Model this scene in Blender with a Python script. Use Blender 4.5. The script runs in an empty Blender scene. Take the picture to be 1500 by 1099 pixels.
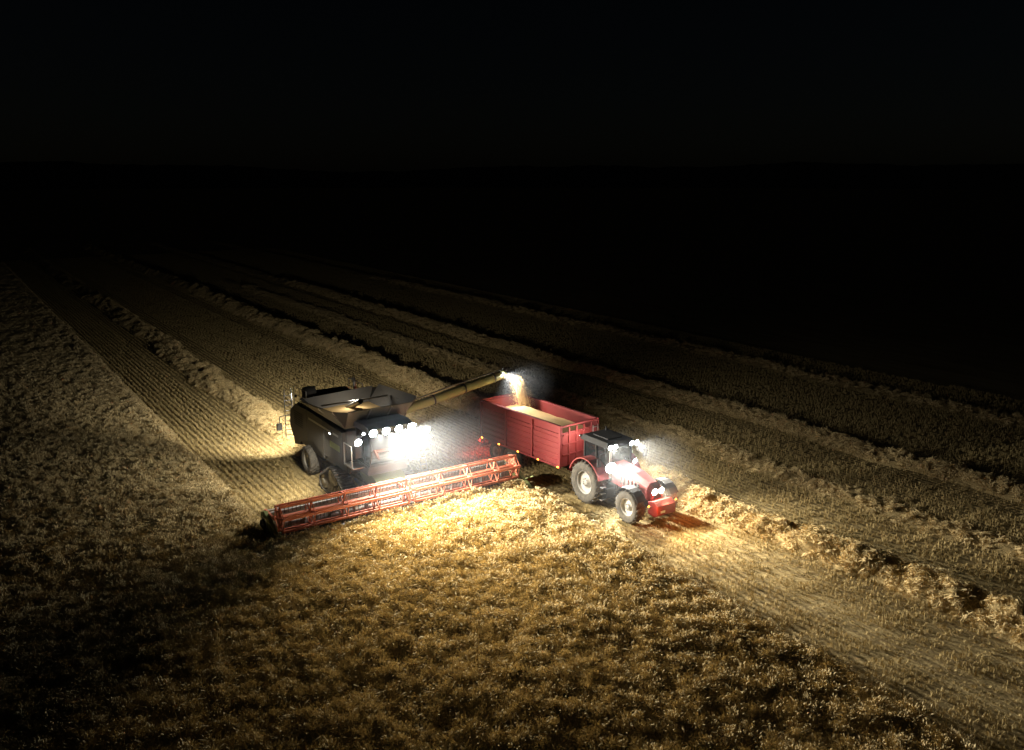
import bpy, bmesh, math, random
import numpy as np
from mathutils import Vector, Matrix, Euler
random.seed(4); rng=np.random.default_rng(7)
scene=bpy.context.scene
D=bpy.data
R=math.radians

# ------------------------------------------------------------ materials
def mat(name,col,rough=.6,metal=0.,dust=0.,dustcol=(.30,.24,.15),scale=3.,bump=0.,spec=.5):
    m=D.materials.new(name); m.use_nodes=True
    nt=m.node_tree; N=nt.nodes; L=nt.links; bs=N['Principled BSDF']
    bs.inputs['Base Color'].default_value=(*col,1); bs.inputs['Roughness'].default_value=rough
    bs.inputs['Metallic'].default_value=metal; bs.inputs['Specular IOR Level'].default_value=spec
    tc=N.new('ShaderNodeTexCoord')
    if dust>0:
        n=N.new('ShaderNodeTexNoise'); n.inputs['Scale'].default_value=scale; n.inputs['Detail'].default_value=8; n.inputs['Roughness'].default_value=.7
        L.new(tc.outputs['Object'],n.inputs['Vector'])
        r=N.new('ShaderNodeMapRange'); r.inputs[1].default_value=.35; r.inputs[2].default_value=.75; r.inputs[3].default_value=dust*.25; r.inputs[4].default_value=dust
        L.new(n.outputs[0],r.inputs[0])
        mx=N.new('ShaderNodeMix'); mx.data_type='RGBA'; mx.inputs[6].default_value=(*col,1); mx.inputs[7].default_value=(*dustcol,1)
        L.new(r.outputs[0],mx.inputs[0]); L.new(mx.outputs[2],bs.inputs['Base Color'])
        r2=N.new('ShaderNodeMapRange'); r2.inputs[3].default_value=rough; r2.inputs[4].default_value=min(1,rough+.35)
        L.new(n.outputs[0],r2.inputs[0]); L.new(r2.outputs[0],bs.inputs['Roughness'])
    if bump>0:
        n2=N.new('ShaderNodeTexNoise'); n2.inputs['Scale'].default_value=40; n2.inputs['Detail'].default_value=4
        L.new(tc.outputs['Object'],n2.inputs['Vector'])
        b=N.new('ShaderNodeBump'); b.inputs['Strength'].default_value=bump; b.inputs['Distance'].default_value=.02
        L.new(n2.outputs[0],b.inputs['Height']); L.new(b.outputs[0],bs.inputs['Normal'])
    return m
def emis(name,col,s):
    m=D.materials.new(name); m.use_nodes=True
    bs=m.node_tree.nodes['Principled BSDF']
    bs.inputs['Base Color'].default_value=(*col,1)
    bs.inputs['Emission Color'].default_value=(*col,1); bs.inputs['Emission Strength'].default_value=s
    return m
def straw(name,c1,c2,bump=0.):
    m=D.materials.new(name); m.use_nodes=True
    nt=m.node_tree; N=nt.nodes; L=nt.links; bs=N['Principled BSDF']
    bs.inputs['Roughness'].default_value=.85; bs.inputs['Specular IOR Level'].default_value=.05
    geo=N.new('ShaderNodeNewGeometry')
    n=N.new('ShaderNodeTexNoise'); n.inputs['Scale'].default_value=.7; n.inputs['Detail'].default_value=4 if not bump else 10; n.inputs['Roughness'].default_value=.6
    L.new(geo.outputs['Position'],n.inputs['Vector'])
    a=N.new('ShaderNodeMath'); a.operation='ADD'; L.new(n.outputs[0],a.inputs[1])
    if bump: a.inputs[0].default_value=.4
    else: L.new(geo.outputs['Random Per Island'],a.inputs[0])
    r=N.new('ShaderNodeMapRange'); r.inputs[1].default_value=.35; r.inputs[2].default_value=1.45; L.new(a.outputs[0],r.inputs[0])
    mx=N.new('ShaderNodeMix'); mx.data_type='RGBA'; mx.inputs[6].default_value=(*c1,1); mx.inputs[7].default_value=(*c2,1)
    L.new(r.outputs[0],mx.inputs[0]); L.new(mx.outputs[2],bs.inputs['Base Color'])
    if bump:
        n2=N.new('ShaderNodeTexNoise'); n2.inputs['Scale'].default_value=7; n2.inputs['Detail'].default_value=8; n2.inputs['Roughness'].default_value=.75; L.new(geo.outputs['Position'],n2.inputs['Vector'])
        b=N.new('ShaderNodeBump'); b.inputs['Strength'].default_value=bump; b.inputs['Distance'].default_value=.15; L.new(n2.outputs[0],b.inputs['Height']); L.new(b.outputs[0],bs.inputs['Normal'])
    return m

M_red=mat('red_paint',(.28,.013,.016),.42,0,.24,scale=2.2)
M_redd=mat('trailer_red',(.20,.009,.011),.55,0,.16,dustcol=(.24,.16,.10),scale=2.5)
M_reel=mat('reel_red',(.64,.15,.075),.5,0,.4)
M_green=mat('green_paint',(.16,.22,.05),.5,0,.4)
M_grey=mat('grey_paint',(.030,.029,.027),.5,0,.2,scale=2.)
M_dgrey=mat('dark_grey_paint',(.022,.022,.022),.5,0,.2,scale=2.)
M_mgrey=mat('tank_grey_paint',(.10,.10,.10),.45,0,.3,scale=2.)
M_lgrey=mat('light_grey_paint',(.32,.32,.30),.5,0,.4)
M_steel=mat('steel',(.32,.31,.29),.42,.8,.4)
M_black=mat('black_plastic',(.010,.010,.010),.6,0,.06)
M_tyre=mat('tyre_rubber',(.028,.027,.025),.85,0,.75,dustcol=(.22,.19,.14),scale=5.,bump=.4)
M_rim=mat('wheel_rim',(.42,.41,.38),.5,.1,.5)
M_glass=mat('cab_glass',(.015,.018,.02),.06,0,.0,spec=.9)
M_auger=mat('auger_tube',(.36,.37,.15),.5,0,.4)
M_grain=mat('grain',(.68,.46,.20),.8,0,.6,dustcol=(.50,.33,.13),scale=14,bump=1.)
M_white=mat('white_mark',(.75,.75,.72),.5,0,.2)
M_lensW=emis('lens_white',(.86,.93,1.),300)
M_lensWarm=emis('lens_warm',(1.,.85,.62),200)
M_amb=emis('lens_amber',(1.,.35,.04),10)
M_rl=emis('lens_red',(1.,.03,.02),10)

# ------------------------------------------------------------ mesh builder
class B:
    def __init__(s): s.v=[]; s.f=[]; s.mi=[]; s.mats=[]; s.sm=[]
    def m(s,mt):
        if mt not in s.mats: s.mats.append(mt)
        return s.mats.index(mt)
    def add(s,vs,fs,mt,smooth=False):
        o=len(s.v); i=s.m(mt); s.v+= [tuple(v) for v in vs]
        for f in fs: s.f.append([o+k for k in f]); s.mi.append(i); s.sm.append(smooth)
    def box(s,x0,x1,y0,y1,z0,z1,mt):
        vs=[(x,y,z) for x in(x0,x1) for y in(y0,y1) for z in(z0,z1)]
        s.add(vs,[(0,1,3,2),(4,6,7,5),(0,4,5,1),(2,3,7,6),(0,2,6,4),(1,5,7,3)],mt)
    def py(s,prof,y0,y1,mt):
        n=len(prof); vs=[(x,y0,z) for x,z in prof]+[(x,y1,z) for x,z in prof]
        s.add(vs,[list(range(n)),list(range(2*n-1,n-1,-1))]+[(i,(i+1)%n,n+(i+1)%n,n+i) for i in range(n)],mt)
    def px(s,prof,x0,x1,mt):
        n=len(prof); vs=[(x0,y,z) for y,z in prof]+[(x1,y,z) for y,z in prof]
        s.add(vs,[list(range(n)),list(range(2*n-1,n-1,-1))]+[(i,(i+1)%n,n+(i+1)%n,n+i) for i in range(n)],mt)
    def loft(s,a,b,mt):
        n=len(a); s.add(list(a)+list(b),[list(range(n)),list(range(2*n-1,n-1,-1))]+[(i,(i+1)%n,n+(i+1)%n,n+i) for i in range(n)],mt)
    def beam(s,p,q,w,h,mt,up=(0,0,1)):
        p=Vector(p);q=Vector(q);d=(q-p).normalized();u=Vector(up)
        if abs(d.dot(u))>.97: u=Vector((1,0,0))
        r=d.cross(u).normalized(); u=r.cross(d)
        a=[p+r*x*w/2+u*z*h/2 for x,z in((-1,-1),(1,-1),(1,1),(-1,1))]; b=[k+(q-p) for k in a]
        s.loft(a,b,mt)
    def tube(s,p,q,r,mt,n=10,r2=None):
        p=Vector(p);q=Vector(q);d=(q-p).normalized();u=Vector((0,0,1))
        if abs(d.z)>.97:u=Vector((1,0,0))
        a=d.cross(u).normalized(); b=a.cross(d); r2=r if r2 is None else r2
        A=[p+(a*math.cos(t)+b*math.sin(t))*r for t in[2*math.pi*i/n for i in range(n)]]
        C=[q+(a*math.cos(t)+b*math.sin(t))*r2 for t in[2*math.pi*i/n for i in range(n)]]
        s.add(A+C,[(i,(i+1)%n,n+(i+1)%n,n+i) for i in range(n)],mt,True)
        s.add(A,[list(range(n))],mt); s.add(C,[list(range(n))],mt)
    def path(s,pts,r,mt,n=8):
        for a,b in zip(pts[:-1],pts[1:]): s.tube(a,b,r,mt,n)
    def lathe(s,c,prof,mt,n=40):
        cx,cy,cz=c; vs=[];k=len(prof)
        for i in range(n):
            t=2*math.pi*i/n
            for r,y in prof: vs.append((cx+r*math.cos(t),cy+y,cz+r*math.sin(t)))
        s.add(vs,[(i*k+j,i*k+j+1,((i+1)%n)*k+j+1,((i+1)%n)*k+j) for i in range(n) for j in range(k-1)],mt,True)
    def sphere(s,c,r,mt,n=12):
        c=Vector(c); self=s; pr=[(r*math.sin(math.pi*j/n)+1e-4,-r*math.cos(math.pi*j/n)) for j in range(n+1)]
        s.lathe(c,pr,mt,n*2)
    def obj(s,name,parent=None,bevel=0.,loc=None,remap=None):
        if remap: s.v=[remap(v) for v in s.v]
        me=D.meshes.new(name); me.from_pydata(s.v,[],s.f)
        for m_ in s.mats: me.materials.append(m_)
        me.polygons.foreach_set('material_index',s.mi); me.polygons.foreach_set('use_smooth',s.sm)
        bm=bmesh.new(); bm.from_mesh(me); bmesh.ops.recalc_face_normals(bm,faces=bm.faces[:]); bm.to_mesh(me); bm.free()
        o=D.objects.new(name,me); scene.collection.objects.link(o)
        if parent: o.parent=parent
        if loc: o.location=loc
        if bevel: 
            b=o.modifiers.new('b','BEVEL'); b.width=bevel; b.segments=2; b.limit_method='ANGLE'; b.angle_limit=R(40)
        return o
def empty(name,loc,rz=0):
    e=D.objects.new(name,None); scene.collection.objects.link(e); e.location=loc; e.rotation_euler=(0,0,rz); e.empty_display_size=.5
    return e
def spot(name,parent,loc,yaw,pitch,power,ang=110,blend=.8,col=(1,.95,.86),rad=.06):
    l=D.lights.new(name,'SPOT'); l.energy=power; l.spot_size=R(ang); l.spot_blend=blend; l.color=col; l.shadow_soft_size=rad
    o=D.objects.new(name,l); scene.collection.objects.link(o); o.parent=parent; o.location=loc
    d=Vector((math.cos(R(yaw))*math.cos(R(pitch)),math.sin(R(yaw))*math.cos(R(pitch)),-math.sin(R(pitch))))
    o.rotation_euler=d.to_track_quat('-Z','Y').to_euler(); return o
def point(name,parent,loc,power,col,rad=.06):
    l=D.lights.new(name,'POINT'); l.energy=power; l.color=col; l.shadow_soft_size=rad
    o=D.objects.new(name,l); scene.collection.objects.link(o); o.parent=parent; o.location=loc; return o

def wheel(b,c,r,w,rr,mt_rim,lugs=22,side=-1,lug=.05):
    cx,cy,cz=c; ri=r-lug
    b.lathe(c,[(rr,-w*.42),(rr+.04,-w*.5),(ri*.88,-w*.53),(ri*.96,-w*.47),(ri,-w*.25),(ri*1.005,0),(ri,w*.25),(ri*.96,w*.47),(ri*.88,w*.53),(rr+.04,w*.5),(rr,w*.42)],M_tyre,48)
    if lugs:
        for k in range(lugs):
            for sg in(-1,1):
                t=2*math.pi*(k+(.5 if sg>0 else 0))/lugs; t2=t-2*math.pi/lugs*.9
                p=(cx+(r-lug*.4)*math.cos(t),cy+sg*w*.02,cz+(r-lug*.4)*math.sin(t)); q=(cx+(r-lug*1.1)*math.cos(t2),cy+sg*w*.5,cz+(r-lug*1.1)*math.sin(t2))
                b.beam(p,q,.055*r/.9,lug,M_tyre,up=(math.cos(t),0,math.sin(t)))
    o=side
    b.lathe(c,[(rr,-w*.42),(rr-.03,-w*.40),(rr-.05,0),(rr-.03,w*.40),(rr,w*.42)],mt_rim,40)
    b.lathe(c,[(rr-.04,o*w*.22),(rr*.7,o*w*.16),(rr*.45,o*w*.10),(rr*.42,o*w*.28),(.001,o*w*.30)],mt_rim,32)
    for k in range(8):
        t=2*math.pi*k/8; x=cx+rr*.3*math.cos(t); z=cz+rr*.3*math.sin(t)
        b.tube((x,cy+o*w*.29,z),(x,cy+o*w*.36,z),.02,M_steel,6)

def lampunit(b,c,d,mt,w=.2,h=.13):
    c=Vector(c); d=Vector(d).normalized(); r=(w+h)/4
    b.tube(c-d*.1,c,r*.7,M_black,16,r); b.tube(c+d*.003,c+d*.014,r*.88,mt,16)

# ============================================================ COMBINE
cx0=-34.6; cy0=15.5
C=empty('combine_harvester',(cx0,cy0,0))
rm=lambda v:(v[0] if v[0]>-1 else -1+(v[0]+1)*.88,v[1],v[2]*.97 if v[2]>2 else v[2])
b=B()
prof=[(1.0,1.35),(1.05,3.35),(-3.4,3.45),(-5.3,3.4),(-6.1,3.0),(-6.35,2.1),(-5.9,1.45),(-4.9,1.25),(-2.4,1.2)]
b.py(prof,-1.38,1.38,M_dgrey)
b.obj('body_core',C,.05,remap=rm)
b=B()
for sg in(-1,1):
    y0,y1=(1.382,1.56) if sg>0 else(-1.56,-1.382)
    for pr,mt_ in (([(.95,1.75),(.98,3.3),(-1.15,3.36),(-1.15,1.6)],M_grey),
                ([(-1.19,1.45),(-1.19,3.36),(-3.5,3.4),(-3.5,1.75),(-2.6,1.9)],M_grey),
                ([(-3.54,1.75),(-3.54,3.4),(-5.2,3.34),(-6.0,2.9),(-6.2,2.1),(-5.8,1.55),(-4.9,1.45)],M_grey)):
        b.py(pr,y0,y1,mt_)
    ye=sg*1.565
    for k in range(7): b.box(-5.4,-4.1,min(ye,ye+sg*.012),max(ye,ye+sg*.012),2.3+k*.11,2.35+k*.11,M_black)
    b.box(-3.2,.6,min(ye,ye+sg*.01),max(ye,ye+sg*.01),2.98,3.08,M_lgrey)
    b.box(-.4,.7,min(ye,ye+sg*.012),max(ye,ye+sg*.012),2.3,2.6,M_green)
b.obj('side_panels',C,.05,remap=rm)
# tank
b=B()
def flap(a,bb,c,d,mt_,th=.04):
    a,bb,c,d=map(Vector,(a,bb,c,d)); n=(bb-a).cross(d-a).normalized()*th
    b.loft([a,bb,c,d],[a+n,bb+n,c+n,d+n],mt_)
x0,x1,yw,z0=-2.5,.9,1.35,3.36; X0,X1,YW,Z1=-2.95,1.75,2.05,4.3
flap((x0,-yw,z0),(x1,-yw,z0),(X1-.5,-YW,Z1),(X0+.25,-YW,Z1-.36),M_mgrey)
flap((x0,yw,z0),(x1,yw,z0),(X1-.5,YW,Z1+.08),(X0+.25,YW,Z1-.16),M_mgrey)
flap((x1,-yw,z0),(x1,yw,z0),(X1,YW-.5,Z1+.03),(X1,-YW+.5,Z1+.03),M_mgrey)
flap((x0,-yw,z0),(x0,yw,z0),(X0,YW-.25,Z1-.25),(X0,-YW+.25,Z1-.4),M_mgrey)
for sx,sy in((x0,-1),(x0,1),(x1,-1),(x1,1)):
    XX=X0 if sx==x0 else X1; e=.25 if sx==x0 else -.5; e2=.25 if sx==x0 else .5; zz=Z1-.3 if sx==x0 else Z1
    b.add([(sx,sy*yw,z0),(XX+e,sy*YW,zz),(XX,sy*(YW-e2),zz)],[(0,1,2)],M_black)
for t_ in(.33,.66):
    xx=x0+(x1-x0)*t_; b.beam((xx,-yw-.02,z0),(xx,-YW-.04,Z1-.2),.06,.05,M_lgrey); b.beam((xx,yw+.02,z0),(xx,YW+.04,Z1-.08),.06,.05,M_lgrey)
for yy in(-.5,.5): b.beam((x1+.04,yy,z0),(X1+.05,yy,Z1),.06,.05,M_lgrey)
b.tube((-2.0,0,3.4),(-.4,0,4.1),.13,M_steel); b.beam((-1.0,-1.65,4.0),(-1.0,1.65,4.0),.06,.06,M_steel)
b.obj('grain_tank',C)
b=B()
n=14; vs=[];
for i in range(n+1):
    for j in range(n+1):
        u=i/n;v=j/n; x=x0-.05+(x1-x0+.1)*u; y=-1.38+2.76*v
        vs.append((x,y,3.42+.25*math.exp(-((u-.6)**2+(v-.5)**2)*7)+random.uniform(-.012,.012)))
b.add(vs,[(i*(n+1)+j,(i+1)*(n+1)+j,(i+1)*(n+1)+j+1,i*(n+1)+j+1) for i in range(n) for j in range(n)],M_grain,True)
b.obj('grain_load',C)
# rear deck
b=B()
b.py([(-3.9,3.46),(-3.9,3.95),(-5.0,3.95),(-5.8,3.6),(-5.9,3.2),(-4.6,3.4)],-1.0,1.0,M_dgrey)
for k in range(8): b.box(-4.9+k*.12,-4.85+k*.12,-.8,.8,3.951,3.97,M_black)
b.lathe((-4.3,-1.1,4.05),[(.001,-.28),(.3,-.28),(.32,0),(.3,.28),(.001,.28)],M_black,24)
b.tube((-4.0,1.15,3.4),(-4.0,1.15,4.35),.09,M_steel); b.tube((-4.0,1.15,4.35),(-4.15,1.15,4.5),.09,M_steel)
for yy in(-1.45,1.45):
    b.path([(-3.7,yy,3.4),(-3.7,yy,4.25),(-5.6,yy,4.2),(-5.6,yy,3.3)],.025,M_lgrey); b.tube((-4.7,yy,3.4),(-4.7,yy,4.22),.02,M_lgrey); b.tube((-3.7,yy,3.85),(-5.6,yy,3.8),.018,M_lgrey)
for yy in(-1.72,-1.35): b.beam((-6.45,yy,1.3),(-6.35,yy,3.9),.04,.05,M_steel)
for k in range(9): b.tube((-6.44+.01*k,-1.72,1.4+k*.27),(-6.44+.01*k,-1.35,1.4+k*.27),.02,M_steel,6)
b.path([(-6.2,-1.5,2.6),(-6.3,-2.05,2.5),(-6.3,-2.05,2.1)],.025,M_steel); b.box(-6.4,-6.2,-2.2,-1.95,1.75,2.15,M_lgrey)
b.path([(-6.2,1.5,2.6),(-6.3,2.0,2.5)],.025,M_steel); b.box(-6.4,-6.25,1.9,2.1,2.3,2.6,M_rl)
b.py([(-5.6,1.5),(-6.35,2.0),(-6.9,1.3),(-6.7,.8),(-5.8,.95)],-1.2,1.2,M_grey)
b.obj('rear_deck',C,.02,remap=rm)
# cab
b=B()
pts=[(1.08,1.95),(1.08,3.45),(2.35,3.45),(2.55,2.7),(2.3,1.95)]
b.py(pts,-.88,.88,M_glass); b.obj('cab_glass',C,.03)
b=B()
for sg in(-1,1):
    y=sg*.9
    for p,q in(((1.08,1.9),(1.08,3.47)),((2.35,3.47),(2.57,2.7)),((2.57,2.7),(2.32,1.9)),((1.75,1.9),(1.75,3.47))):
        b.beam((p[0],y,p[1]),(q[0],y,q[1]),.06,.07,M_black)
    b.beam((1.05,y,1.93),(2.35,y,1.93),.07,.08,M_black)
b.beam((2.34,-.92,1.93),(2.34,.92,1.93),.08,.12,M_black)
b.py([(.95,3.47),(.95,3.72),(2.2,3.78),(2.72,3.68),(2.75,3.5),(2.5,3.47)],-1.05,1.05,M_grey)
b.box(.9,2.4,-1.0,1.0,1.72,1.88,M_dgrey)
b.box(1.02,1.2,-1.35,1.35,1.35,1.9,M_grey)
b.box(1.05,2.3,.93,1.6,1.78,1.84,M_steel); b.box(1.05,2.0,-1.55,-.95,1.78,1.84,M_steel)
b.path([(1.1,1.58,1.84),(1.1,1.58,2.8),(2.2,1.58,2.8),(2.2,1.58,1.84)],.022,M_lgrey)
b.path([(1.1,-1.53,1.84),(1.1,-1.53,2.8),(1.9,-1.53,2.8),(1.9,-1.53,1.84)],.022,M_lgrey)
for yy in(1.65,1.95): b.beam((2.0,yy,1.8),(2.35,yy+.1,.5),.04,.04,M_steel)
for k in range(5): b.beam((2.03+.07*k,1.65+.02*k,1.7-k*.27),(2.03+.07*k,1.97+.02*k,1.7-k*.27),.18,.03,M_steel)
for sg in(-1,1):
    b.path([(2.5,sg*1.0,3.5),(2.75,sg*1.55,3.4),(2.75,sg*1.6,3.1)],.022,M_black); b.box(2.68,2.76,sg*1.6-.13,sg*1.6+.13,2.55,3.1,M_black)
b.obj('cab_frame',C,.015)
# feeder house
b=B()
b.loft([(.9,-.75,1.1),(.9,.75,1.1),(1.2,.75,1.75),(1.2,-.75,1.75)],[(3.05,-.72,.35),(3.05,.72,.35),(3.1,.72,1.0),(3.1,-.72,1.0)],M_green)
b.tube((.8,-.95,.9),(2.9,-.85,.45),.07,M_steel); b.tube((.8,.95,.9),(2.9,.85,.45),.07,M_steel)
b.box(1.2,2.2,-.95,.95,1.45,1.68,M_grey)
b.obj('feeder_house',C,.02)
# tracks
def track(b,cx,cy,w):
    P=[]
    def arc(x,z,r,a0,a1,n):
        for i in range(n+1):
            a=R(a0+(a1-a0)*i/n); P.append((x+r*math.cos(a),z+r*math.sin(a)))
    arc(.95,.42,.42,-90,35,8); arc(.0,.84,.50,60,120,6); arc(-.95,.42,.42,145,270,8)
    inner=[]; th=.06
    n=len(P)
    for i in range(n):
        a=Vector(P[i-1]);c=Vector(P[(i+1)%n]); t=(c-a).normalized(); nn=Vector((-t.y,t.x)); inner.append((P[i][0]+nn.x*th,P[i][1]+nn.y*th))
    vs=[(cx+x,cy-w/2,z) for x,z in P]+[(cx+x,cy+w/2,z) for x,z in P]+[(cx+x,cy-w/2,z) for x,z in inner]+[(cx+x,cy+w/2,z) for x,z in inner]
    fs=[]
    for i in range(n):
        j=(i+1)%n; fs+=[(i,j,n+j,n+i),(2*n+i,2*n+j,3*n+j,3*n+i),(i,j,2*n+j,2*n+i),(n+i,n+j,3*n+j,3*n+i)]
    b.add(vs,fs,M_tyre)
    L_=[0];
    for i in range(n): L_.append(L_[-1]+(Vector(P[(i+1)%n])-Vector(P[i])).length)
    tot=L_[-1]; m_=44
    for k in range(m_):
        d=tot*k/m_; i=max(q for q in range(n) if L_[q]<=d); a=Vector(P[i]);c=Vector(P[(i+1)%n]); t=(d-L_[i])/max(1e-6,(c-a).length); p=a.lerp(c,t); tt=(c-a).normalized(); nn=Vector((tt.y,-tt.x))
        q=p+nn*.015
        b.beam((cx+q.x,cy-w/2,q.y),(cx+q.x,cy+w/2,q.y),.07,.05,M_tyre,up=(nn.x,0,nn.y))
    for x,z,r in((.95,.44,.33),(-.95,.44,.33),(0,.88,.38),(-.38,.28,.2),(.0,.28,.2),(.38,.28,.2)):
        b.lathe((cx+x,cy,z),[(.001,-w*.42),(r*.4,-w*.45),(r*.5,-w*.36),(r*.9,-w*.36),(r,-w*.4),(r,w*.4),(r*.9,w*.36),(r*.5,w*.36),(r*.4,w*.45),(.001,w*.42)],M_rim,28)
    b.box(cx-.8,cx+.8,cy-.1,cy+.1,.4,.62,M_dgrey)
b=B(); track(b,0,-1.45,.7); track(b,0,1.45,.7); b.obj('tracks',C)
b=B(); wheel(b,(-3.4,-1.35,.72),.72,.55,.38,M_rim,20,-1); wheel(b,(-3.4,1.35,.72),.72,.55,.38,M_rim,20,1)
b.box(-3.55,-3.25,-1.1,1.1,.6,.85,M_dgrey); b.obj('rear_wheels',C)
# unloading auger
b=B()
p0=Vector((.35,1.25,3.45)); p1=Vector((-.3,7.75,4.35))
b.tube((.35,1.15,2.9),(.35,1.15,3.5),.28,M_dgrey,16)
b.sphere(tuple(p0),.31,M_dgrey)
b.tube(p0,p1,.22,M_auger,20); 
for t_ in(.08,.34,.62,.9): 
    c=p0.lerp(p1,t_); d=(p1-p0).normalized()*.04; b.tube(c-d,c+d,.255,M_dgrey,20)
b.path([p0+Vector((0,0,.32)),p0.lerp(p1,.5)+Vector((0,0,.36)),p1+Vector((0,0,.27))],.03,M_steel)
b.sphere(tuple(p1),.25,M_auger)
p2=p1+Vector((.2,.55,-.18))
b.tube(p1,p2,.23,M_black,16,.2)
b.obj('unloading_auger',C)
# header
b=B()
HL,HR=5.6,-5.75
b.box(3.0,3.1,HR,HL,.35,1.15,M_lgrey); b.box(2.88,3.0,HR,HL,1.08,1.22,M_lgrey); b.box(2.85,3.0,HR,HL,.32,.46,M_dgrey)
b.box(3.1,4.15,HR,HL,.24,.3,M_steel)
for k in range(9):
    y=HR+(HL-HR)*k/8; b.box(2.9,3.0,y-.05,y+.05,.46,1.08,M_dgrey)
b.tube((3.5,HR+.1,.62),(3.5,HL-.1,.62),.2,M_steel,16)
for sg,ya,yb in((1,HR+.2,-.7),(-1,HL-.2,.7)):
    turns=9; n=turns*14; vs=[]
    for i in range(n+1):
        t=i/n; a=sg*2*math.pi*turns*t; y=ya+(yb-ya)*t
        vs.append((3.5+.2*math.cos(a),y,.62+.2*math.sin(a))); vs.append((3.5+.32*math.cos(a),y,.62+.32*math.sin(a)))
    b.add(vs,[(2*i,2*i+1,2*i+3,2*i+2) for i in range(n)],M_steel)
y=HR
while y<HL: b.add([(4.15,y-.02,.27),(4.15,y+.02,.27),(4.3,y,.27),(4.15,y,.3)],[(0,2,3),(1,3,2),(0,1,2)],M_steel); y+=.15
for sg,y in((-1,HR),(1,HL)):
    ya,yb=(y-.16,y) if sg<0 else (y,y+.16)
    b.py([(2.9,.25),(2.9,1.2),(3.3,1.35),(3.9,1.1),(4.4,.75),(5.4,.28),(5.35,.18),(4.2,.15)],ya,yb,M_green)
    ym=ya-.012 if sg<0 else yb+.012
    b.box(3.1,3.6,min(ym,ym+.01),max(ym,ym+.01),.6,1.1,M_white)
    b.tube((4.6,(ya+yb)/2,.7),(5.2,(ya+yb)/2+sg*.05,1.0),.03,M_green)
    b.lathe((3.3,(ya+yb)/2+sg*.12,.75),[(.001,-.06),(.28,-.06),(.28,.06),(.001,.06)],M_black,20)
b.obj('header',C,.008)
b=B()
rx,rz,rr=4.05,1.22,.56
b.tube((rx,HR+.15,rz),(rx,HL-.15,rz),.085,M_reel,14)
NB=6
secs=[HR+.2,-4.3,-2.9,-1.5,-.12,.12,1.5,2.9,4.3,HL-.2]
for yb_ in secs:
    big=yb_ in(secs[0],secs[-1])
    for k in range(NB):
        a=2*math.pi*k/NB+.25; a2=2*math.pi*(k+1)/NB+.25
        P=(rx+rr*math.cos(a),yb_,rz+rr*math.sin(a)); Q=(rx+rr*math.cos(a2),yb_,rz+rr*math.sin(a2))
        b.beam((rx,yb_,rz),P,.07 if big else .03,.09,M_reel); b.beam(P,Q,.03,.04,M_reel)
        if big: b.beam((rx+rr*.55*math.cos(a),yb_,rz+rr*.55*math.sin(a)),(rx+rr*.55*math.cos(a2),yb_,rz+rr*.55*math.sin(a2)),.03,.12,M_reel)
for k in range(NB):
    a=2*math.pi*k/NB+.25; X=rx+rr*math.cos(a); Z=rz+rr*math.sin(a)
    for ya,yb_ in((HR+.15,-.1),(.1,HL-.15)):
        b.tube((X,ya,Z),(X,yb_,Z),.036,M_reel,8)
        b.beam((X,ya,Z-.05),(X,yb_,Z-.05),.012,.06,M_reel)
        y=ya+.08
        while y<yb_: b.beam((X,y,Z-.02),(X-.05,y,Z-.30),.012,.012,M_black); y+=.16
for y in(HR+.02,0,HL-.02):
    b.beam((2.95,y,1.25),(rx,y,rz+.02),.08,.1,M_reel); b.tube((3.0,y,1.0),(3.6,y,1.2),.04,M_steel)
b.obj('reel',C)
# lamps
b=B()
for y in(-.9,-.3,.3,.9): lampunit(b,(2.80,y,3.54),(1,0,-.25),M_lensW,.4,.34)
for sg in(-1,1):
    lampunit(b,(2.55,sg*1.22,3.5),(.7,sg*.7,-.3),M_lensW,.16,.1)
    lampunit(b,(2.86,sg*1.62,3.28),(1,0,-.2),M_lensW,.36,.3)
lampunit(b,(.6,-1.95,3.15),(0,-1,-.4),M_lensW,.12,.07); lampunit(b,(-5.55,-1.2,3.4),(-1,0,-.5),M_lensW,.16,.1); lampunit(b,(-5.55,1.2,3.4),(-1,0,-.5),M_lensW,.16,.1)
lampunit(b,tuple(p1+Vector((.32,-.25,.12))),(.5,.7,-.6),M_lensW,.16,.12)
b.obj('work_lamps',C)
W=(1,.935,.80)
k=2.5
spot('lamp_front_a',C,(2.95,-.7,3.5),-20,19,1700*k,74,.9,W)
spot('lamp_front_b',C,(2.95,-.2,3.5),-2,16,3700*k,74,.9,W)
spot('lamp_front_c',C,(2.95,.4,3.5),16,14,3800*k,80,.9,W)
spot('lamp_front_d',C,(2.95,.8,3.5),40,16,2900*k,88,.9,W)
spot('lamp_near',C,(3.0,0,3.4),4,36,8000,125,.9,W)
spot('lamp_side_r',C,(2.6,-1.4,3.45),-115,34,1500,105,.9,W)
spot('lamp_side_r2',C,(.6,-2.1,3.15),-155,36,1500,90,.9,W)
spot('lamp_side_l',C,(2.6,1.4,3.45),50,14,2400,115,.9,W)
spot('lamp_rear_a',C,(-5.75,-1.2,3.35),-174,32,4200,92,.9,W)
spot('lamp_rear_b',C,(-5.75,1.2,3.35),158,28,4200,105,.9,W)
spot('lamp_auger',C,tuple(p1+Vector((.48,-.1,.14))),60,48,900,150,.9,(1,.97,.92))
point('fill_tank',C,(-1.3,0,4.12),60,W,.08)  # bare fill light added inside the tank to brighten its flaps

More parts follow.
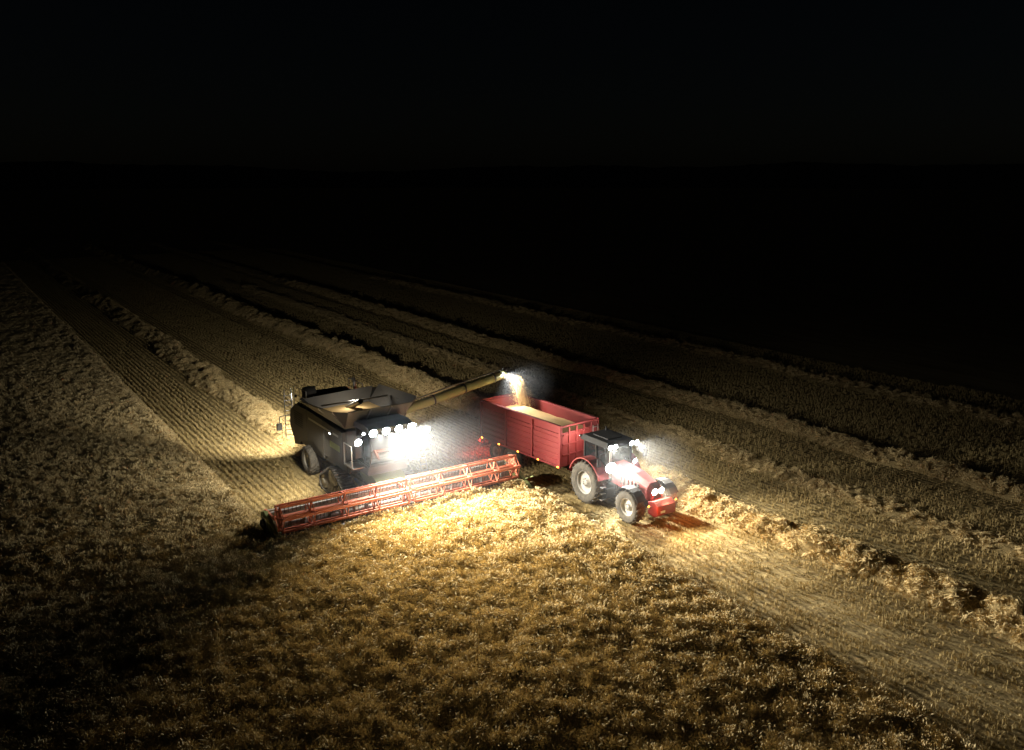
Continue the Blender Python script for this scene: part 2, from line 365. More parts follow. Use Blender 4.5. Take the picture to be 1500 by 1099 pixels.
# ============================================================ TRAILER
T=empty('grain_trailer',(-32.55,23.7,0),R(4.5))
b=B()
L2,W2,z0,z1=3.05,1.14,1.15,2.96
b.box(-L2,L2,-W2,W2,z0-.06,z0,M_redd)
for sg in(-1,1):
    ya,yb=(W2-.05,W2) if sg>0 else(-W2,-W2+.05)
    b.box(-L2,L2,ya,yb,z0,z1,M_redd)
    yo=sg*W2
    for x in(-L2+.06,-1.0,1.02,L2-.06): b.box(x-.06,x+.06,min(yo,yo+sg*.09),max(yo,yo+sg*.09),z0-.02,z1+.02,M_redd)
    for (xa,xb) in((-L2+.13,-1.07),(-.93,.95),(1.09,L2-.13)):
        for k in range(5):
            zz=z0+.06+k*.27
            b.px([(yo,zz),(yo+sg*.045,zz+.03),(yo+sg*.045,zz+.15),(yo,zz+.18)],xa,xb,M_redd)
    b.box(-L2,L2,min(yo-sg*.08,yo+sg*.08),max(yo-sg*.08,yo+sg*.08),z1,z1+.09,M_redd)
    b.box(-L2,L2,min(yo,yo+sg*.07),max(yo,yo+sg*.07),z0-.12,z0-.02,M_redd)
    b.box(-L2,L2,min(yo,yo+sg*.075),max(yo,yo+sg*.075),z1-.36,z1-.30,M_redd)
b.box(-L2,-L2+.05,-W2+.05,W2-.05,z0,z1,M_redd); b.box(L2-.05,L2,-W2+.05,W2-.05,z0,z1-.25,M_redd)
b.box(L2-.06,L2+.02,-W2+.05,W2-.05,z1,z1+.09,M_redd)
for y in(-.7,-.23,.23,.7): b.box(L2,L2+.06,y-.04,y+.04,z0,z1-.02,M_redd)
for z in(z0+.5,z0+1.0,z0+1.45): b.box(L2,L2+.05,-W2+.06,W2-.06,z-.04,z+.04,M_redd)
b.box(-L2-.05,-L2,-W2,W2,z1,z1+.09,M_redd)
b.obj('box_body',T,.012)
b=B(); n=30; vs=[]
for i in range(n+1):
    for j in range(n+1):
        u=i/n;v=j/n; x=-L2+.05+(2*L2-.1)*u; y=(-W2+.05)+(2*W2-.1)*v
        z=z1-.55+.5*math.exp(-((x+1.0)/1.1)**2-(y/.8)**2)+.3*math.exp(-((x-1.1)/1.2)**2-(y/.9)**2)+random.uniform(-.012,.012)
        vs.append((x,y,z))
b.add(vs,[(i*(n+1)+j,(i+1)*(n+1)+j,(i+1)*(n+1)+j+1,i*(n+1)+j+1) for i in range(n) for j in range(n)],M_grain,True)
b.obj('grain_heap',T)
b=B()
for y in(-.45,.45): b.box(-L2+.1,L2-.2,y-.06,y+.06,.8,z0-.07,M_dgrey)
b.loft([(L2-.3,-.5,.75),(L2-.3,.5,.75),(L2-.3,.5,.92),(L2-.3,-.5,.92)],[(L2+1.5,-.08,.6),(L2+1.5,.08,.6),(L2+1.5,.08,.75),(L2+1.5,-.08,.75)],M_redd)
b.box(L2+.3,L2+.42,.3,.42,.1,1.0,M_dgrey)
for x in(-1.9,-.75):
    b.tube((x,-1.0,.55),(x,1.0,.55),.07,M_dgrey)
for ya,yb in((-1.18,-.72),(.72,1.18)):
    b.py([(-2.6,.95),(-2.5,1.09),(-.15,1.09),(-.05,.95),(-.15,1.05),(-2.45,1.05)],ya,yb,M_black)
b.box(-L2-.12,-L2-.06,-1.1,1.1,.55,.72,M_redd)
for y in(-.8,.8): b.box(-L2-.1,-L2+.2,y-.03,y+.03,.7,1.0,M_dgrey)
b.path([(L2+.15,1.0,1.0),(L2+.15,1.0,2.8)],.02,M_steel); b.path([(L2+.15,.7,1.0),(L2+.15,.7,2.8)],.02,M_steel)
for k in range(6): b.tube((L2+.15,.7,1.2+k*.3),(L2+.15,1.0,1.2+k*.3),.015,M_steel,6)
b.obj('chassis',T)
b=B()
for x in(-1.9,-.75):
    for sg in(-1,1): wheel(b,(x,sg*.93,.54),.54,.4,.29,M_rim,0,sg,.02)
b.obj('wheels',T)
b=B()
for x in(-2.9,-1.5,0,1.5,2.9):
    b.box(x-.05,x+.05,-W2-.095,-W2-.075,z0-.1,z0-.04,M_amb); b.box(x-.05,x+.05,W2+.075,W2+.095,z0-.1,z0-.04,M_amb)
for sg in(-1,1):
    b.box(-L2-.15,-L2-.121,sg*.95-.12,sg*.95+.12,.58,.69,M_rl)
    b.box(-L2-.03,-L2-.0,sg*(W2+.1)-.03,sg*(W2+.1)+.03,.85,.95,M_rl)
b.obj('marker_lamps',T)
point('lamp_tail_r',T,(-L2-.45,-1.1,.95),60,(1,.05,.03),.1); point('lamp_tail_l',T,(-L2-.45,1.0,.95),30,(1,.05,.03),.1)
point('lamp_marker',T,(-1.4,-W2-.35,.9),4,(1,.2,.04))

# grain stream
tip=Vector((cx0,cy0,0))+p2
b=B(); V0=Vector((1.25,.3,-.2))
for k in range(420):
    o=Vector((random.gauss(0,.08),random.gauss(0,.08),random.gauss(0,.05))); v0=V0*random.uniform(.88,1.12); prev=None
    ta=random.uniform(0,.5); tb=ta+random.uniform(.05,.14)
    for i in range(4):
        t=ta+(tb-ta)*i/3; p=tip+o*(1+t*1.2)+v0*t+Vector((0,0,-4.9*t*t))
        if prev is not None and p.z>2.6: b.tube(prev,p,.017,M_grain,4)
        prev=p
for k in range(3000):
    t=random.uniform(0,.57); p=tip+Vector((random.gauss(0,.08+t*.35),random.gauss(0,.08+t*.35),random.gauss(0,.07)))+V0*t+Vector((0,0,-4.9*t*t)); r=.014
    if p.z>2.5: b.add([p+Vector(q)*r for q in((1,0,0),(-1,0,0),(0,1,0),(0,-1,0),(0,0,1.5),(0,0,-1.5))],[(0,2,4),(2,1,4),(1,3,4),(3,0,4),(2,0,5),(1,2,5),(3,1,5),(0,3,5)],M_grain)
b.obj('grain_stream')

# ============================================================ TRACTOR
K=empty('tractor',(-27.5,23.8,0),R(-1))
b=B()
for sg in(-1,1):
    wheel(b,(0,sg*.93,.98),.98,.6,.52,M_rim,22,sg); wheel(b,(2.75,sg*.9,.74),.74,.48,.38,M_rim,20,sg)
b.tube((0,-.8,.98),(0,.8,.98),.16,M_dgrey); b.beam((2.75,-.7,.72),(2.75,.7,.72),.2,.22,M_dgrey)
b.obj('wheels',K)
b=B()
b.box(-.5,1.2,-.38,.38,.62,1.25,M_dgrey); b.box(1.2,3.1,-.26,.26,.62,1.15,M_dgrey)
b.box(-.9,-.5,-.3,.3,.5,1.1,M_dgrey); b.tube((-.9,0,.6),(-1.3,0,.62),.05,M_steel)
for sg in(-1,1):
    b.box(.45,1.15,sg*.62-.22,sg*.62+.22,.5,.95,M_black)
    for k in range(3): b.box(.75,1.1,sg*.95-.12,sg*.95+.12,.45+k*.28,.48+k*.28,M_steel)
b.beam((3.1,0,.8),(3.45,0,.8),.5,.2,M_dgrey)
b.py([(3.4,.55),(3.4,1.05),(3.7,1.15),(3.95,1.0),(3.98,.62),(3.8,.5)],-.5,.5,M_red)
b.box(3.985,4.0,-.35,-.1,.7,.8,M_white)
b.obj('chassis',K,.02)
b=B() # hood
def sec(x,zb,zt,w,r): return [(x,-w,zb),(x,-w,zt-r),(x,-w+r,zt),(x,w-r,zt),(x,w,zt-r),(x,w,zb)]
b.loft(sec(.9,1.15,2.02,.46,.16),sec(2.3,1.1,1.92,.42,.16),M_red)
b.loft(sec(2.302,1.1,1.918,.418,.16),sec(3.15,1.02,1.72,.37,.18),M_red)
b.loft(sec(3.152,1.02,1.715,.368,.18),sec(3.38,1.05,1.5,.31,.16),M_red)
for sg in(-1,1):
    for k in range(6): b.box(1.5+k*.22,1.62+k*.22,sg*.45-.03 if sg>0 else sg*.45-.005,sg*.45+.005 if sg>0 else sg*.45+.03,1.25,1.6,M_black)
b.box(3.39,3.41,-.2,.2,1.1,1.35,M_black)
b.tube((1.05,-.6,1.4),(1.05,-.6,2.9),.06,M_steel)
b.obj('hood',K,.03)
b=B()
for sg in(-1,1):
    for k in range(10):
        a0=R(20+k*14);a1=R(20+(k+1)*14); r=1.1
        b.beam((r*math.cos(a0),sg*.9,.98+r*math.sin(a0)),(r*math.cos(a1),sg*.9,.98+r*math.sin(a1)),.62,.05,M_red,up=(math.cos(a0),0,math.sin(a0)))
    for k in range(7):
        a0=R(30+k*17);a1=R(30+(k+1)*17); r=.82
        b.beam((2.75+r*math.cos(a0),sg*.9,.74+r*math.sin(a0)),(2.75+r*math.cos(a1),sg*.9,.74+r*math.sin(a1)),.48,.03,M_black,up=(math.cos(a0),0,math.sin(a0)))
b.obj('fenders',K)
b=B(); b.loft([(-.7,-.6,1.35),(.95,-.6,1.35),(.95,.6,1.35),(-.7,.6,1.35)],[(-.6,-.72,2.72),(.85,-.68,2.72),(.85,.68,2.72),(-.6,.72,2.72)],M_glass); b.obj('cab_glass',K,.03)
b=B()
for sg in(-1,1):
    for x,xt in((-.7,-.6),(.2,.2),(.95,.85)): b.beam((x,sg*.62,1.3),(xt,sg*.72,2.74),.06,.07,M_black)
b.loft([(-.85,-.8,2.72),(1.05,-.8,2.72),(1.05,.8,2.72),(-.85,.8,2.72)],[(-.75,-.7,2.95),(.95,-.7,2.95),(.95,.7,2.95),(-.75,.7,2.95)],M_black)
b.box(-.4,.6,-.4,.4,2.95,3.0,M_black); b.tube((-.6,.5,2.9),(-.6,.5,3.12),.04,M_black,12)
b.box(-.75,1.0,-.64,.64,1.22,1.36,M_black)
for sg in(-1,1):
    b.path([(1.0,sg*.75,2.6),(1.15,sg*1.25,2.6),(1.15,sg*1.3,2.4)],.02,M_black); b.box(1.1,1.16,sg*1.3-.1,sg*1.3+.1,2.05,2.42,M_black)
b.obj('cab_frame',K,.015)
b=B()
for y in(-.7,-.42,.5,.78): lampunit(b,(1.14,y,2.80),(1,0,-.3),M_lensW,.26,.2)
for y in(-.7,.7): lampunit(b,(-.93,y,2.82),(-1,0,-.3),M_lensW,.16,.12)
lampunit(b,(1.2,-.70,1.92),(1,-.2,-.2),M_lensW,.56,.5)
lampunit(b,(1.2,.66,1.98),(1,.2,-.2),M_lensW,.26,.2)
for sg in(-1,1):
    lampunit(b,(3.42,sg*.18,1.42),(1,0,-.1),M_lensWarm,.32,.28)
    lampunit(b,(3.7,sg*.75,1.0),(1,0,-.1),M_amb,.12,.08)
b.path([(3.6,-.5,.9),(3.7,-.75,.9),(3.7,-.75,1.0)],.02,M_steel);b.path([(3.6,.5,.9),(3.7,.75,.9),(3.7,.75,1.0)],.02,M_steel)
b.obj('work_lamps',K)
spot('lamp_roof_r',K,(1.25,-.6,2.8),-25,18,1600,120,.9,W)
spot('lamp_roof_l',K,(1.25,.6,2.8),24,13,5400,100,.9,W)
spot('lamp_fender_r',K,(1.42,-.75,1.92),-15,12,1300,130,.9,W)
spot('lamp_head',K,(3.65,0,1.46),5,9,1300,115,.8,(1,.78,.5))
spot('lamp_side_l',K,(-.2,.95,2.8),95,24,1300,120,.9,W)
spot('lamp_rear',K,(-1.08,-.3,2.8),180,15,130,140,.9,W)
point('lamp_indicator_l',K,(3.8,1.1,1.1),34,(1,.26,.07),.1); point('lamp_indicator_r',K,(4.1,-.7,1.0),16,(1,.16,.04),.1)

# ============================================================ noise
def vnoise(x,y,sc,seed):
    r=np.random.default_rng(seed).random((256,256)); x=np.asarray(x)/sc; y=np.asarray(y)/sc
    xi=np.floor(x).astype(int); yi=np.floor(y).astype(int); fx=x-xi; fy=y-yi; fx=fx*fx*(3-2*fx); fy=fy*fy*(3-2*fy)
    g=lambda a,b_: r[a%256,b_%256]
    return (g(xi,yi)*(1-fx)+g(xi+1,yi)*fx)*(1-fy)+(g(xi,yi+1)*(1-fx)+g(xi+1,yi+1)*fx)*fy
def grid(name,xs,ys,Z,mt_,keep=None,parent=None):
    nx,ny=len(xs),len(ys); X,Y=np.meshgrid(xs,ys,indexing='ij')
    v=np.stack([X,Y,Z],-1).reshape(-1,3)
    i,j=np.meshgrid(np.arange(nx-1),np.arange(ny-1),indexing='ij'); a=(i*ny+j)
    f=np.stack([a,a+ny,a+ny+1,a+1],-1).reshape(-1,4)
    if keep is not None:
        kk=keep[:-1,:-1]&keep[1:,:-1]&keep[:-1,1:]&keep[1:,1:]; f=f[kk.reshape(-1)]
    me=D.meshes.new(name); me.from_pydata(v.tolist(),[],f.tolist()); me.materials.append(mt_)
    me.polygons.foreach_set('use_smooth',[True]*len(f)); o=D.objects.new(name,me); scene.collection.objects.link(o)
    if parent: o.parent=parent
    return o
def scatter(name,pts,rots,scl,src,parent):
    me=D.meshes.new(name); me.from_pydata(np.asarray(pts).tolist(),[],[])
    a=me.attributes.new('rot','FLOAT_VECTOR','POINT'); a.data.foreach_set('vector',np.asarray(rots,dtype=np.float32).ravel())
    a=me.attributes.new('scl','FLOAT_VECTOR','POINT'); a.data.foreach_set('vector',np.asarray(scl,dtype=np.float32).ravel())
    o=D.objects.new(name,me); scene.collection.objects.link(o); o.parent=parent
    ng=D.node_groups.new(name+'_gn','GeometryNodeTree')
    ng.interface.new_socket('Geometry',in_out='INPUT',socket_type='NodeSocketGeometry'); ng.interface.new_socket('Geometry',in_out='OUTPUT',socket_type='NodeSocketGeometry')
    N=ng.nodes; L=ng.links; gi=N.new('NodeGroupInput'); go=N.new('NodeGroupOutput'); ip=N.new('GeometryNodeInstanceOnPoints'); oi=N.new('GeometryNodeObjectInfo'); oi.inputs['Object'].default_value=src
    oi.inputs['As Instance'].default_value=True
    n1=N.new('GeometryNodeInputNamedAttribute'); n1.data_type='FLOAT_VECTOR'; n1.inputs['Name'].default_value='rot'
    n2=N.new('GeometryNodeInputNamedAttribute'); n2.data_type='FLOAT_VECTOR'; n2.inputs['Name'].default_value='scl'
    L.new(gi.outputs[0],ip.inputs['Points']); L.new(oi.outputs['Geometry'],ip.inputs['Instance']); L.new(n1.outputs[0],ip.inputs['Rotation']); L.new(n2.outputs[0],ip.inputs['Scale']); L.new(ip.outputs[0],go.inputs[0])
    md=o.modifiers.new('scatter','NODES'); md.node_group=ng
    return o

M_wheat=straw('wheat_straw',(.47,.355,.17),(.70,.56,.31))
M_stub=straw('stubble_straw',(.32,.24,.10),(.54,.415,.195))
M_wind=straw('windrow_straw',(.50,.375,.17),(.74,.58,.31))
def tuft(n,h,spread,lean,head,w=.012,seed=0):
    r=random.Random(seed); vs=[];fs=[]
    for k in range(n):
        x=r.gauss(0,spread);y=r.gauss(0,spread);a=r.uniform(0,6.28);ln=r.gauss(0,lean);hh=h*r.uniform(.88,1.07); dx,dy=math.cos(a),math.sin(a); b0=r.uniform(0,3.14); px_,py_=math.cos(b0)*w/2,math.sin(b0)*w/2
        o=len(vs); P=[]
        for t in((.4,.86) if head else (0,.55,1)):
            l=ln*hh*t*t; P.append((x+dx*l,y+dy*l,hh*t))
        for p in P: vs.append((p[0]-px_,p[1]-py_,p[2])); vs.append((p[0]+px_,p[1]+py_,p[2]))
        for q in range(len(P)-1): fs.append((o+2*q,o+2*q+1,o+2*q+3,o+2*q+2))
        if head:
            q=P[-1]; l=ln*hh; e=(x+dx*l*1.25,y+dy*l*1.25,hh*(1-abs(ln)*.25)); mid=((q[0]+e[0])/2,(q[1]+e[1])/2,(q[2]+e[2])/2+.01); hw=.019
            o=len(vs); vs+= [q,(mid[0]-hw,mid[1]-hw*.6,mid[2]),(mid[0]+hw,mid[1]-hw*.6,mid[2]),(mid[0],mid[1]+hw,mid[2]),e]
            fs+=[(o,o+2,o+1),(o,o+3,o+2),(o,o+1,o+3),(o+4,o+1,o+2),(o+4,o+2,o+3),(o+4,o+3,o+1)]
    return np.array(vs),fs
def patch(name,mt_,lx,ly,pos,variants,smin,smax,tilt,hfn,rs):
    V=[];F=[];o=0
    for (x,y) in pos:
        v,fs=variants[rs.integers(len(variants))]; s=rs.uniform(smin,smax)*hfn(x,y); M=np.array(Euler((rs.normal(0,tilt),rs.normal(0,tilt),rs.uniform(0,6.28))).to_matrix())*s
        V.append(v@M.T+np.array([x,y,0])); F+=[tuple(i+o for i in f) for f in fs]; o+=len(v)
    me=D.meshes.new(name); me.from_pydata(np.concatenate(V).tolist(),[],F); me.materials.append(mt_); return D.objects.new(name,me)
def clumpmesh(name,mt_,n,rad,ht,ln,w=.014,seed=0):
    r=random.Random(seed); vs=[];fs=[]
    for k in range(n):
        c=Vector((r.gauss(0,rad*.5),r.gauss(0,rad*.5),abs(r.gauss(0,ht*.5)))); d=Vector((r.gauss(0,1),r.gauss(0,1),r.gauss(0,.6))).normalized()*ln*r.uniform(.4,1)/2; p=Vector((r.gauss(0,1),r.gauss(0,1),r.gauss(0,1))); p=d.cross(p).normalized()*w/2
        m_=c+Vector((0,0,r.uniform(0,.05))); o=len(vs); vs+= [c-d-p,c-d+p,m_+p,m_-p,c+d+p,c+d-p]; fs+=[(o,o+1,o+2,o+3),(o+3,o+2,o+4,o+5)]
    me=D.meshes.new(name); me.from_pydata([tuple(v) for v in vs],[],fs); me.materials.append(mt_); return D.objects.new(name,me)
wv=[tuft(20,.74,.055,.14,True,.009,seed=s) for s in range(3)]+[tuft(20,.72,.065,.22,True,.009,seed=9+s) for s in range(3)]
WP=[]
for s in range(6):
    rs=np.random.default_rng(200+s); n=80; pos=rs.uniform(-.5,.5,(n,2)); cl=lambda x,y,s=s:float(.82+.34*vnoise(x+s*13.3,y+7.7,.24,60+s))
    pos=[p for p in pos if rs.random()<np.clip((cl(*p)-.84)*8,.4,1)]
    WP.append(patch('wheat_patch_%d'%s,M_wheat,1,1,pos,wv,.93,1.05,.07,cl,rs))
sv=[tuft(10,.15,.045,.35,False,.014,seed=30+s) for s in range(4)]
SP=[]
for s in range(4):
    rs=np.random.default_rng(300+s); pos=[(x+rs.normal(0,.05),ry+rs.normal(0,.03)) for ry in(-.45,-.15,.15,.45) for x in np.arange(-.5,.5,.17) if rs.random()<.87]
    SP.append(patch('stubble_patch_%d'%s,M_stub,1,1.2,pos,sv,.75,1.15,.15,lambda x,y:1.,rs))
clumpA=clumpmesh('straw_clump',M_wind,70,.24,.26,.34,.022,seed=5)

# ============================================================ GROUND
gm=D.materials.new('stubble_ground'); gm.use_nodes=True; nt=gm.node_tree; N=nt.nodes; L=nt.links; bs=N['Principled BSDF']; bs.inputs['Roughness'].default_value=.95; bs.inputs['Specular IOR Level'].default_value=.1
tc=N.new('ShaderNodeTexCoord'); sep=N.new('ShaderNodeSeparateXYZ'); L.new(tc.outputs['Object'],sep.inputs[0])
mp=N.new('ShaderNodeMapping'); mp.inputs['Scale'].default_value=(.12,1.,1.); L.new(tc.outputs['Object'],mp.inputs[0])
n1=N.new('ShaderNodeTexNoise'); n1.inputs['Scale'].default_value=.9; n1.inputs['Detail'].default_value=9; n1.inputs['Roughness'].default_value=.65; L.new(mp.outputs[0],n1.inputs['Vector'])
n2=N.new('ShaderNodeTexNoise'); n2.inputs['Scale'].default_value=9; n2.inputs['Detail'].default_value=7; n2.inputs['Roughness'].default_value=.7; L.new(tc.outputs['Object'],n2.inputs['Vector'])
nw=N.new('ShaderNodeMath'); nw.operation='MULTIPLY_ADD'; L.new(n1.outputs[0],nw.inputs[0]); nw.inputs[1].default_value=.12; L.new(sep.outputs[1],nw.inputs[2])
s1=N.new('ShaderNodeMath'); s1.operation='MULTIPLY'; s1.inputs[1].default_value=2*math.pi/.3; L.new(nw.outputs[0],s1.inputs[0])
s2=N.new('ShaderNodeMath'); s2.operation='COSINE'; L.new(s1.outputs[0],s2.inputs[0])
ad=N.new('ShaderNodeMath'); ad.operation='MULTIPLY_ADD'; L.new(s2.outputs[0],ad.inputs[0]); ad.inputs[1].default_value=.12; L.new(n2.outputs[0],ad.inputs[2])
ad2=N.new('ShaderNodeMath'); ad2.operation='MULTIPLY_ADD'; L.new(n1.outputs[0],ad2.inputs[0]); ad2.inputs[1].default_value=.8; L.new(ad.outputs[0],ad2.inputs[2])
cr=N.new('ShaderNodeValToRGB'); L.new(ad2.outputs[0],cr.inputs[0]); e=cr.color_ramp.elements; e[0].position=.62; e[0].color=(.12,.083,.038,1); e[1].position=1.15; e[1].color=(.44,.335,.155,1)
L.new(cr.outputs[0],bs.inputs['Base Color'])
bp=N.new('ShaderNodeBump'); bp.inputs['Strength'].default_value=.9; bp.inputs['Distance'].default_value=.07; L.new(ad.outputs[0],bp.inputs['Height']); L.new(bp.outputs[0],bs.inputs['Normal'])
me=D.meshes.new('ground'); S=4000; me.from_pydata([(-S,-S,0),(S,-S,0),(S,S,0),(-S,S,0)],[],[(0,1,2,3)]); me.materials.append(gm); g=D.objects.new('ground',me); scene.collection.objects.link(g)

cam_f=np.array([-.8261,.5635]); cam_r=np.array([.5635,.8261])
def seen(x,y,m=1.25):
    d=x*cam_f[0]+y*cam_f[1]; l=x*cam_r[0]+y*cam_r[1]
    return (d>12)&(np.abs(l)<d*.62*m+4)
def edge_r(x): return 20.75-.9*np.clip((x+27)/14,0,1.6)
def uncut(x,y):
    return (y<9.6)|((y<edge_r(x))&(x>-30.1))

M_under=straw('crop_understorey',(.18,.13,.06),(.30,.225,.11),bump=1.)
xs=np.arange(-160,20,.2); ys=np.arange(-80,22,.2); X,Y=np.meshgrid(xs,ys,indexing='ij')
Z=.30+.18*vnoise(X,Y,.3,1)+.12*vnoise(X,Y,.8,2)
k=uncut(X,Y); k2=k.copy(); k2[1:]&=k[:-1]; k2[:-1]&=k[1:]; k2[:,1:]&=k[:,:-1]; k2[:,:-1]&=k[:,1:]
Z=np.where(k2,Z,.03)
crop=grid('wheat_crop',xs,ys,Z,M_under,keep=k&seen(X,Y,1.35))
xs2=np.arange(-700,-157,4.); ys2=np.arange(-500,9.9,4.); X2,Y2=np.meshgrid(xs2,ys2,indexing='ij'); grid('far_canopy',xs2,ys2,.6+.1*vnoise(X2,Y2,8,3),M_under,parent=crop)

def rotscl(n,tilt,s): 
    return np.stack([rng.normal(0,tilt,n),rng.normal(0,tilt,n),rng.uniform(0,6.28,n)],-1),np.stack([s,s,s],-1)
P=[]
for i in range(-155,12):
    x=i+.5; top=float(edge_r(x)) if x>-30.1 else 9.6
    for j in range(95):
        y=top-.5-j
        if y<-80: break
        P.append((x,y))
P=np.array(P); P=P[seen(P[:,0],P[:,1],1.12)]
v=rng.integers(0,6,len(P)); hz=.92+.18*vnoise(P[:,0],P[:,1],2.3,15)+rng.normal(0,.012,len(P))
for q in range(6):
    m=v==q; n=m.sum(); pts=np.stack([P[m,0],P[m,1],np.zeros(n)],-1); rt=np.stack([np.zeros(n),np.zeros(n),rng.integers(0,4,n)*math.pi/2],-1)
    scatter('wheat_stalks_%d'%q,pts,rt,np.stack([np.ones(n)*1.03,np.ones(n)*1.03,hz[m]],-1),WP[q],crop)
stub=empty('stubble',(0,0,0))
P=[]
for i in range(-165,15):
    x=i+.5; lo=9.65 if x<-30.1 else float(edge_r(x))+.05
    j=math.ceil((lo-9.65)/.3)*.3+9.65
    y=j+.6
    while y<57: P.append((x,y)); y+=1.2
P=np.array(P); P=P[seen(P[:,0],P[:,1],1.12)]; v=rng.integers(0,4,len(P))
tr=np.zeros(len(P),bool)
for ty in(13.95,16.95,22.8,24.9,28.9,37.9,40.9): tr|=np.abs(P[:,1]-ty)<.5
for q in range(4):
    m=v==q; n=m.sum(); pts=np.stack([P[m,0],P[m,1],np.zeros(n)],-1); rt=np.stack([np.zeros(n),np.zeros(n),rng.integers(0,2,n)*math.pi],-1)
    scatter('stubble_tufts_%d'%q,pts,rt,np.stack([np.ones(n),np.ones(n),np.where(tr[m],.5,1.)*rng.uniform(.85,1.1,n)],-1),SP[q],stub)

def windrow(yc,xa,xb,w,hgt,seed,dens):
    xs=np.arange(xa,xb,.12); ys=np.linspace(-w,w,27); X,Yr=np.meshgrid(xs,ys,indexing='ij')
    off=(vnoise(X,X*0,3.,seed)-.5)*.6+(vnoise(X,X*0,17.,seed+1)-.5)*.6
    prof=np.clip(1-(Yr/w)**2,0,1)**.8
    amp=.32+.9*vnoise(X,Yr,.6,seed+2)**1.2+.5*vnoise(X,Yr,.22,seed+3)
    Z=hgt*prof*amp*.75+.01
    me_x,me_y=X,yc+Yr*(.85+.35*vnoise(X,X*0,.9,seed+5))+off
    nx,ny=X.shape; v=np.stack([me_x,me_y,Z],-1).reshape(-1,3); i,j=np.meshgrid(np.arange(nx-1),np.arange(ny-1),indexing='ij'); a=i*ny+j; f=np.stack([a,a+ny,a+ny+1,a+1],-1).reshape(-1,4)
    me=D.meshes.new('straw_windrow'); me.from_pydata(v.tolist(),[],f.tolist()); me.materials.append(M_wund); me.polygons.foreach_set('use_smooth',[True]*len(f))
    o=D.objects.new('straw_windrow',me); scene.collection.objects.link(o)
    n=int((xb-xa)*dens); ii=rng.integers(0,nx,n); jj=(rng.uniform(.06,.94,n)*ny).astype(int)
    x=me_x[ii,jj]+rng.normal(0,.06,n); y=me_y[ii,jj]+rng.normal(0,.05,n); z=Z[ii,jj]-.06; kk=seen(x,y,1.1)&(x>-110)
    r_,s_=rotscl(kk.sum(),.4,rng.uniform(.4,.9,kk.sum())); scatter('straw_clumps',np.stack([x,y,z],-1)[kk],r_,s_,clumpA,o)
M_wund=straw('windrow_base',(.34,.25,.11),(.56,.42,.2),bump=1.)
windrow(15.5,-190,-40.8,1.0,.46,20,44)
windrow(26.9,-190,12,1.05,.72,30,58)
windrow(39.3,-190,12,1.0,.42,40,34)
windrow(51.4,-190,12,1.0,.3,50,16)
windrow(33.3,-120,12,.9,.2,60,20)

# ============================================================ HILLS
hm=mat('hill_woodland',(.03,.035,.02),.95)
na=720; vs=[];fs=[]
for i in range(na):
    a=2*math.pi*i/na; 
    hN=float(vnoise(math.cos(a)*9+20,math.sin(a)*9+20,1.6,70)); hf=float(vnoise(i*1.,0,3.,71)); h2=float(vnoise(i*1.,0,1.,72))
    top=8+26*hN+3.5*hf+2.2*h2
    for rd,z in((900,-1),(1150,top*.5),(1350,top),(1700,-1)): vs.append((rd*math.cos(a),rd*math.sin(a),z))
for i in range(na):
    for j in range(3): fs.append((i*4+j,((i+1)%na)*4+j,((i+1)%na)*4+j+1,i*4+j+1))
me=D.meshes.new('hills'); me.from_pydata(vs,[],fs); me.materials.append(hm); o=D.objects.new('hills',me); scene.collection.objects.link(o)

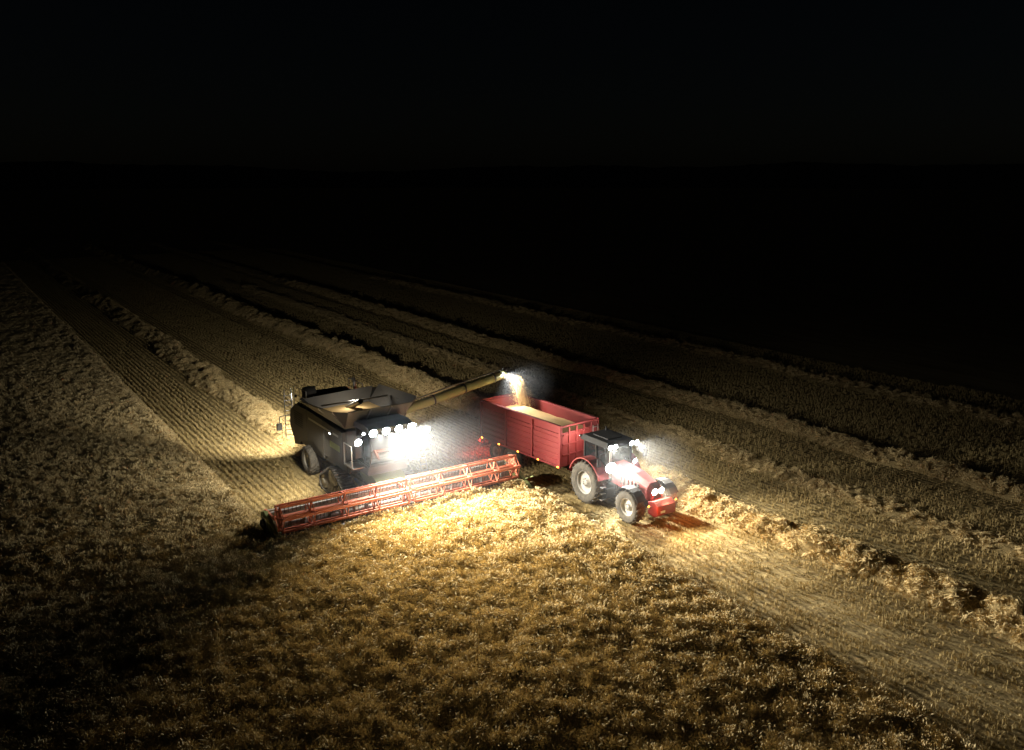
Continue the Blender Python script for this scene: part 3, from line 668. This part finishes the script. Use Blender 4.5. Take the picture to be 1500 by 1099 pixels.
# ============================================================ SPOUT DUST, and haze added for lamp halos
def dust(loc,scale,dens):
    dm=D.materials.new('dust_halo_volume'); dm.use_nodes=True; N=dm.node_tree.nodes; L=dm.node_tree.links; N.remove(N['Principled BSDF'])
    v=N.new('ShaderNodeVolumeScatter'); v.inputs['Anisotropy'].default_value=.2; v.inputs['Color'].default_value=(.95,.98,1,1); L.new(v.outputs[0],N['Material Output'].inputs['Volume'])
    tc=N.new('ShaderNodeTexCoord'); ln=N.new('ShaderNodeVectorMath'); ln.operation='LENGTH'; L.new(tc.outputs['Object'],ln.inputs[0])
    mr=N.new('ShaderNodeMapRange'); mr.interpolation_type='SMOOTHSTEP'; mr.inputs[1].default_value=1; mr.inputs[2].default_value=0; mr.inputs[3].default_value=0; mr.inputs[4].default_value=dens; L.new(ln.outputs['Value'],mr.inputs[0])
    L.new(mr.outputs[0],v.inputs['Density'])
    bm=bmesh.new(); bmesh.ops.create_icosphere(bm,subdivisions=3,radius=1); me=D.meshes.new('dust_halo_cloud'); bm.to_mesh(me); bm.free(); me.materials.append(dm)
    o=D.objects.new('dust_halo_cloud',me); scene.collection.objects.link(o); o.location=loc; o.scale=scale
dust((cx0+3.9,cy0+.4,2.8),(4.6,6.4,3.6),.010)  # haze added around the cab lamps to give them a glow
dust((cx0+p1.x+.3,cy0+p1.y+.5,3.8),(2.2,2.5,2.0),.05)
dust((-25.4,23.7,1.9),(3.4,3.0,2.5),.018)  # added haze that makes a halo round the tractor lamps

# ============================================================ WORLD / MOON / CAMERA
w=D.worlds.new('World'); scene.world=w; w.use_nodes=True; N=w.node_tree.nodes; L=w.node_tree.links
sk=N.new('ShaderNodeTexSky'); sk.sky_type='NISHITA'; sk.sun_disc=False; sk.sun_elevation=R(25); sk.sun_rotation=R(200)
L.new(sk.outputs[0],N['Background'].inputs[0]); N['Background'].inputs[1].default_value=.0003
sl=D.lights.new('moonlight','SUN'); sl.energy=.003; sl.angle=R(.5); sl.color=(1,.97,.92); so=D.objects.new('moonlight',sl); scene.collection.objects.link(so); so.rotation_euler=(R(65),0,R(200))
cam=D.cameras.new('camera'); cam.lens=30; cam.sensor_width=36; cam.clip_end=6000; co=D.objects.new('camera',cam); scene.collection.objects.link(co)
co.location=(0,0,14.2); co.rotation_euler=(R(90-13.26),0,R(55.7)); scene.camera=co
scene.view_settings.view_transform='Standard'; scene.view_settings.look='None'; scene.view_settings.exposure=0
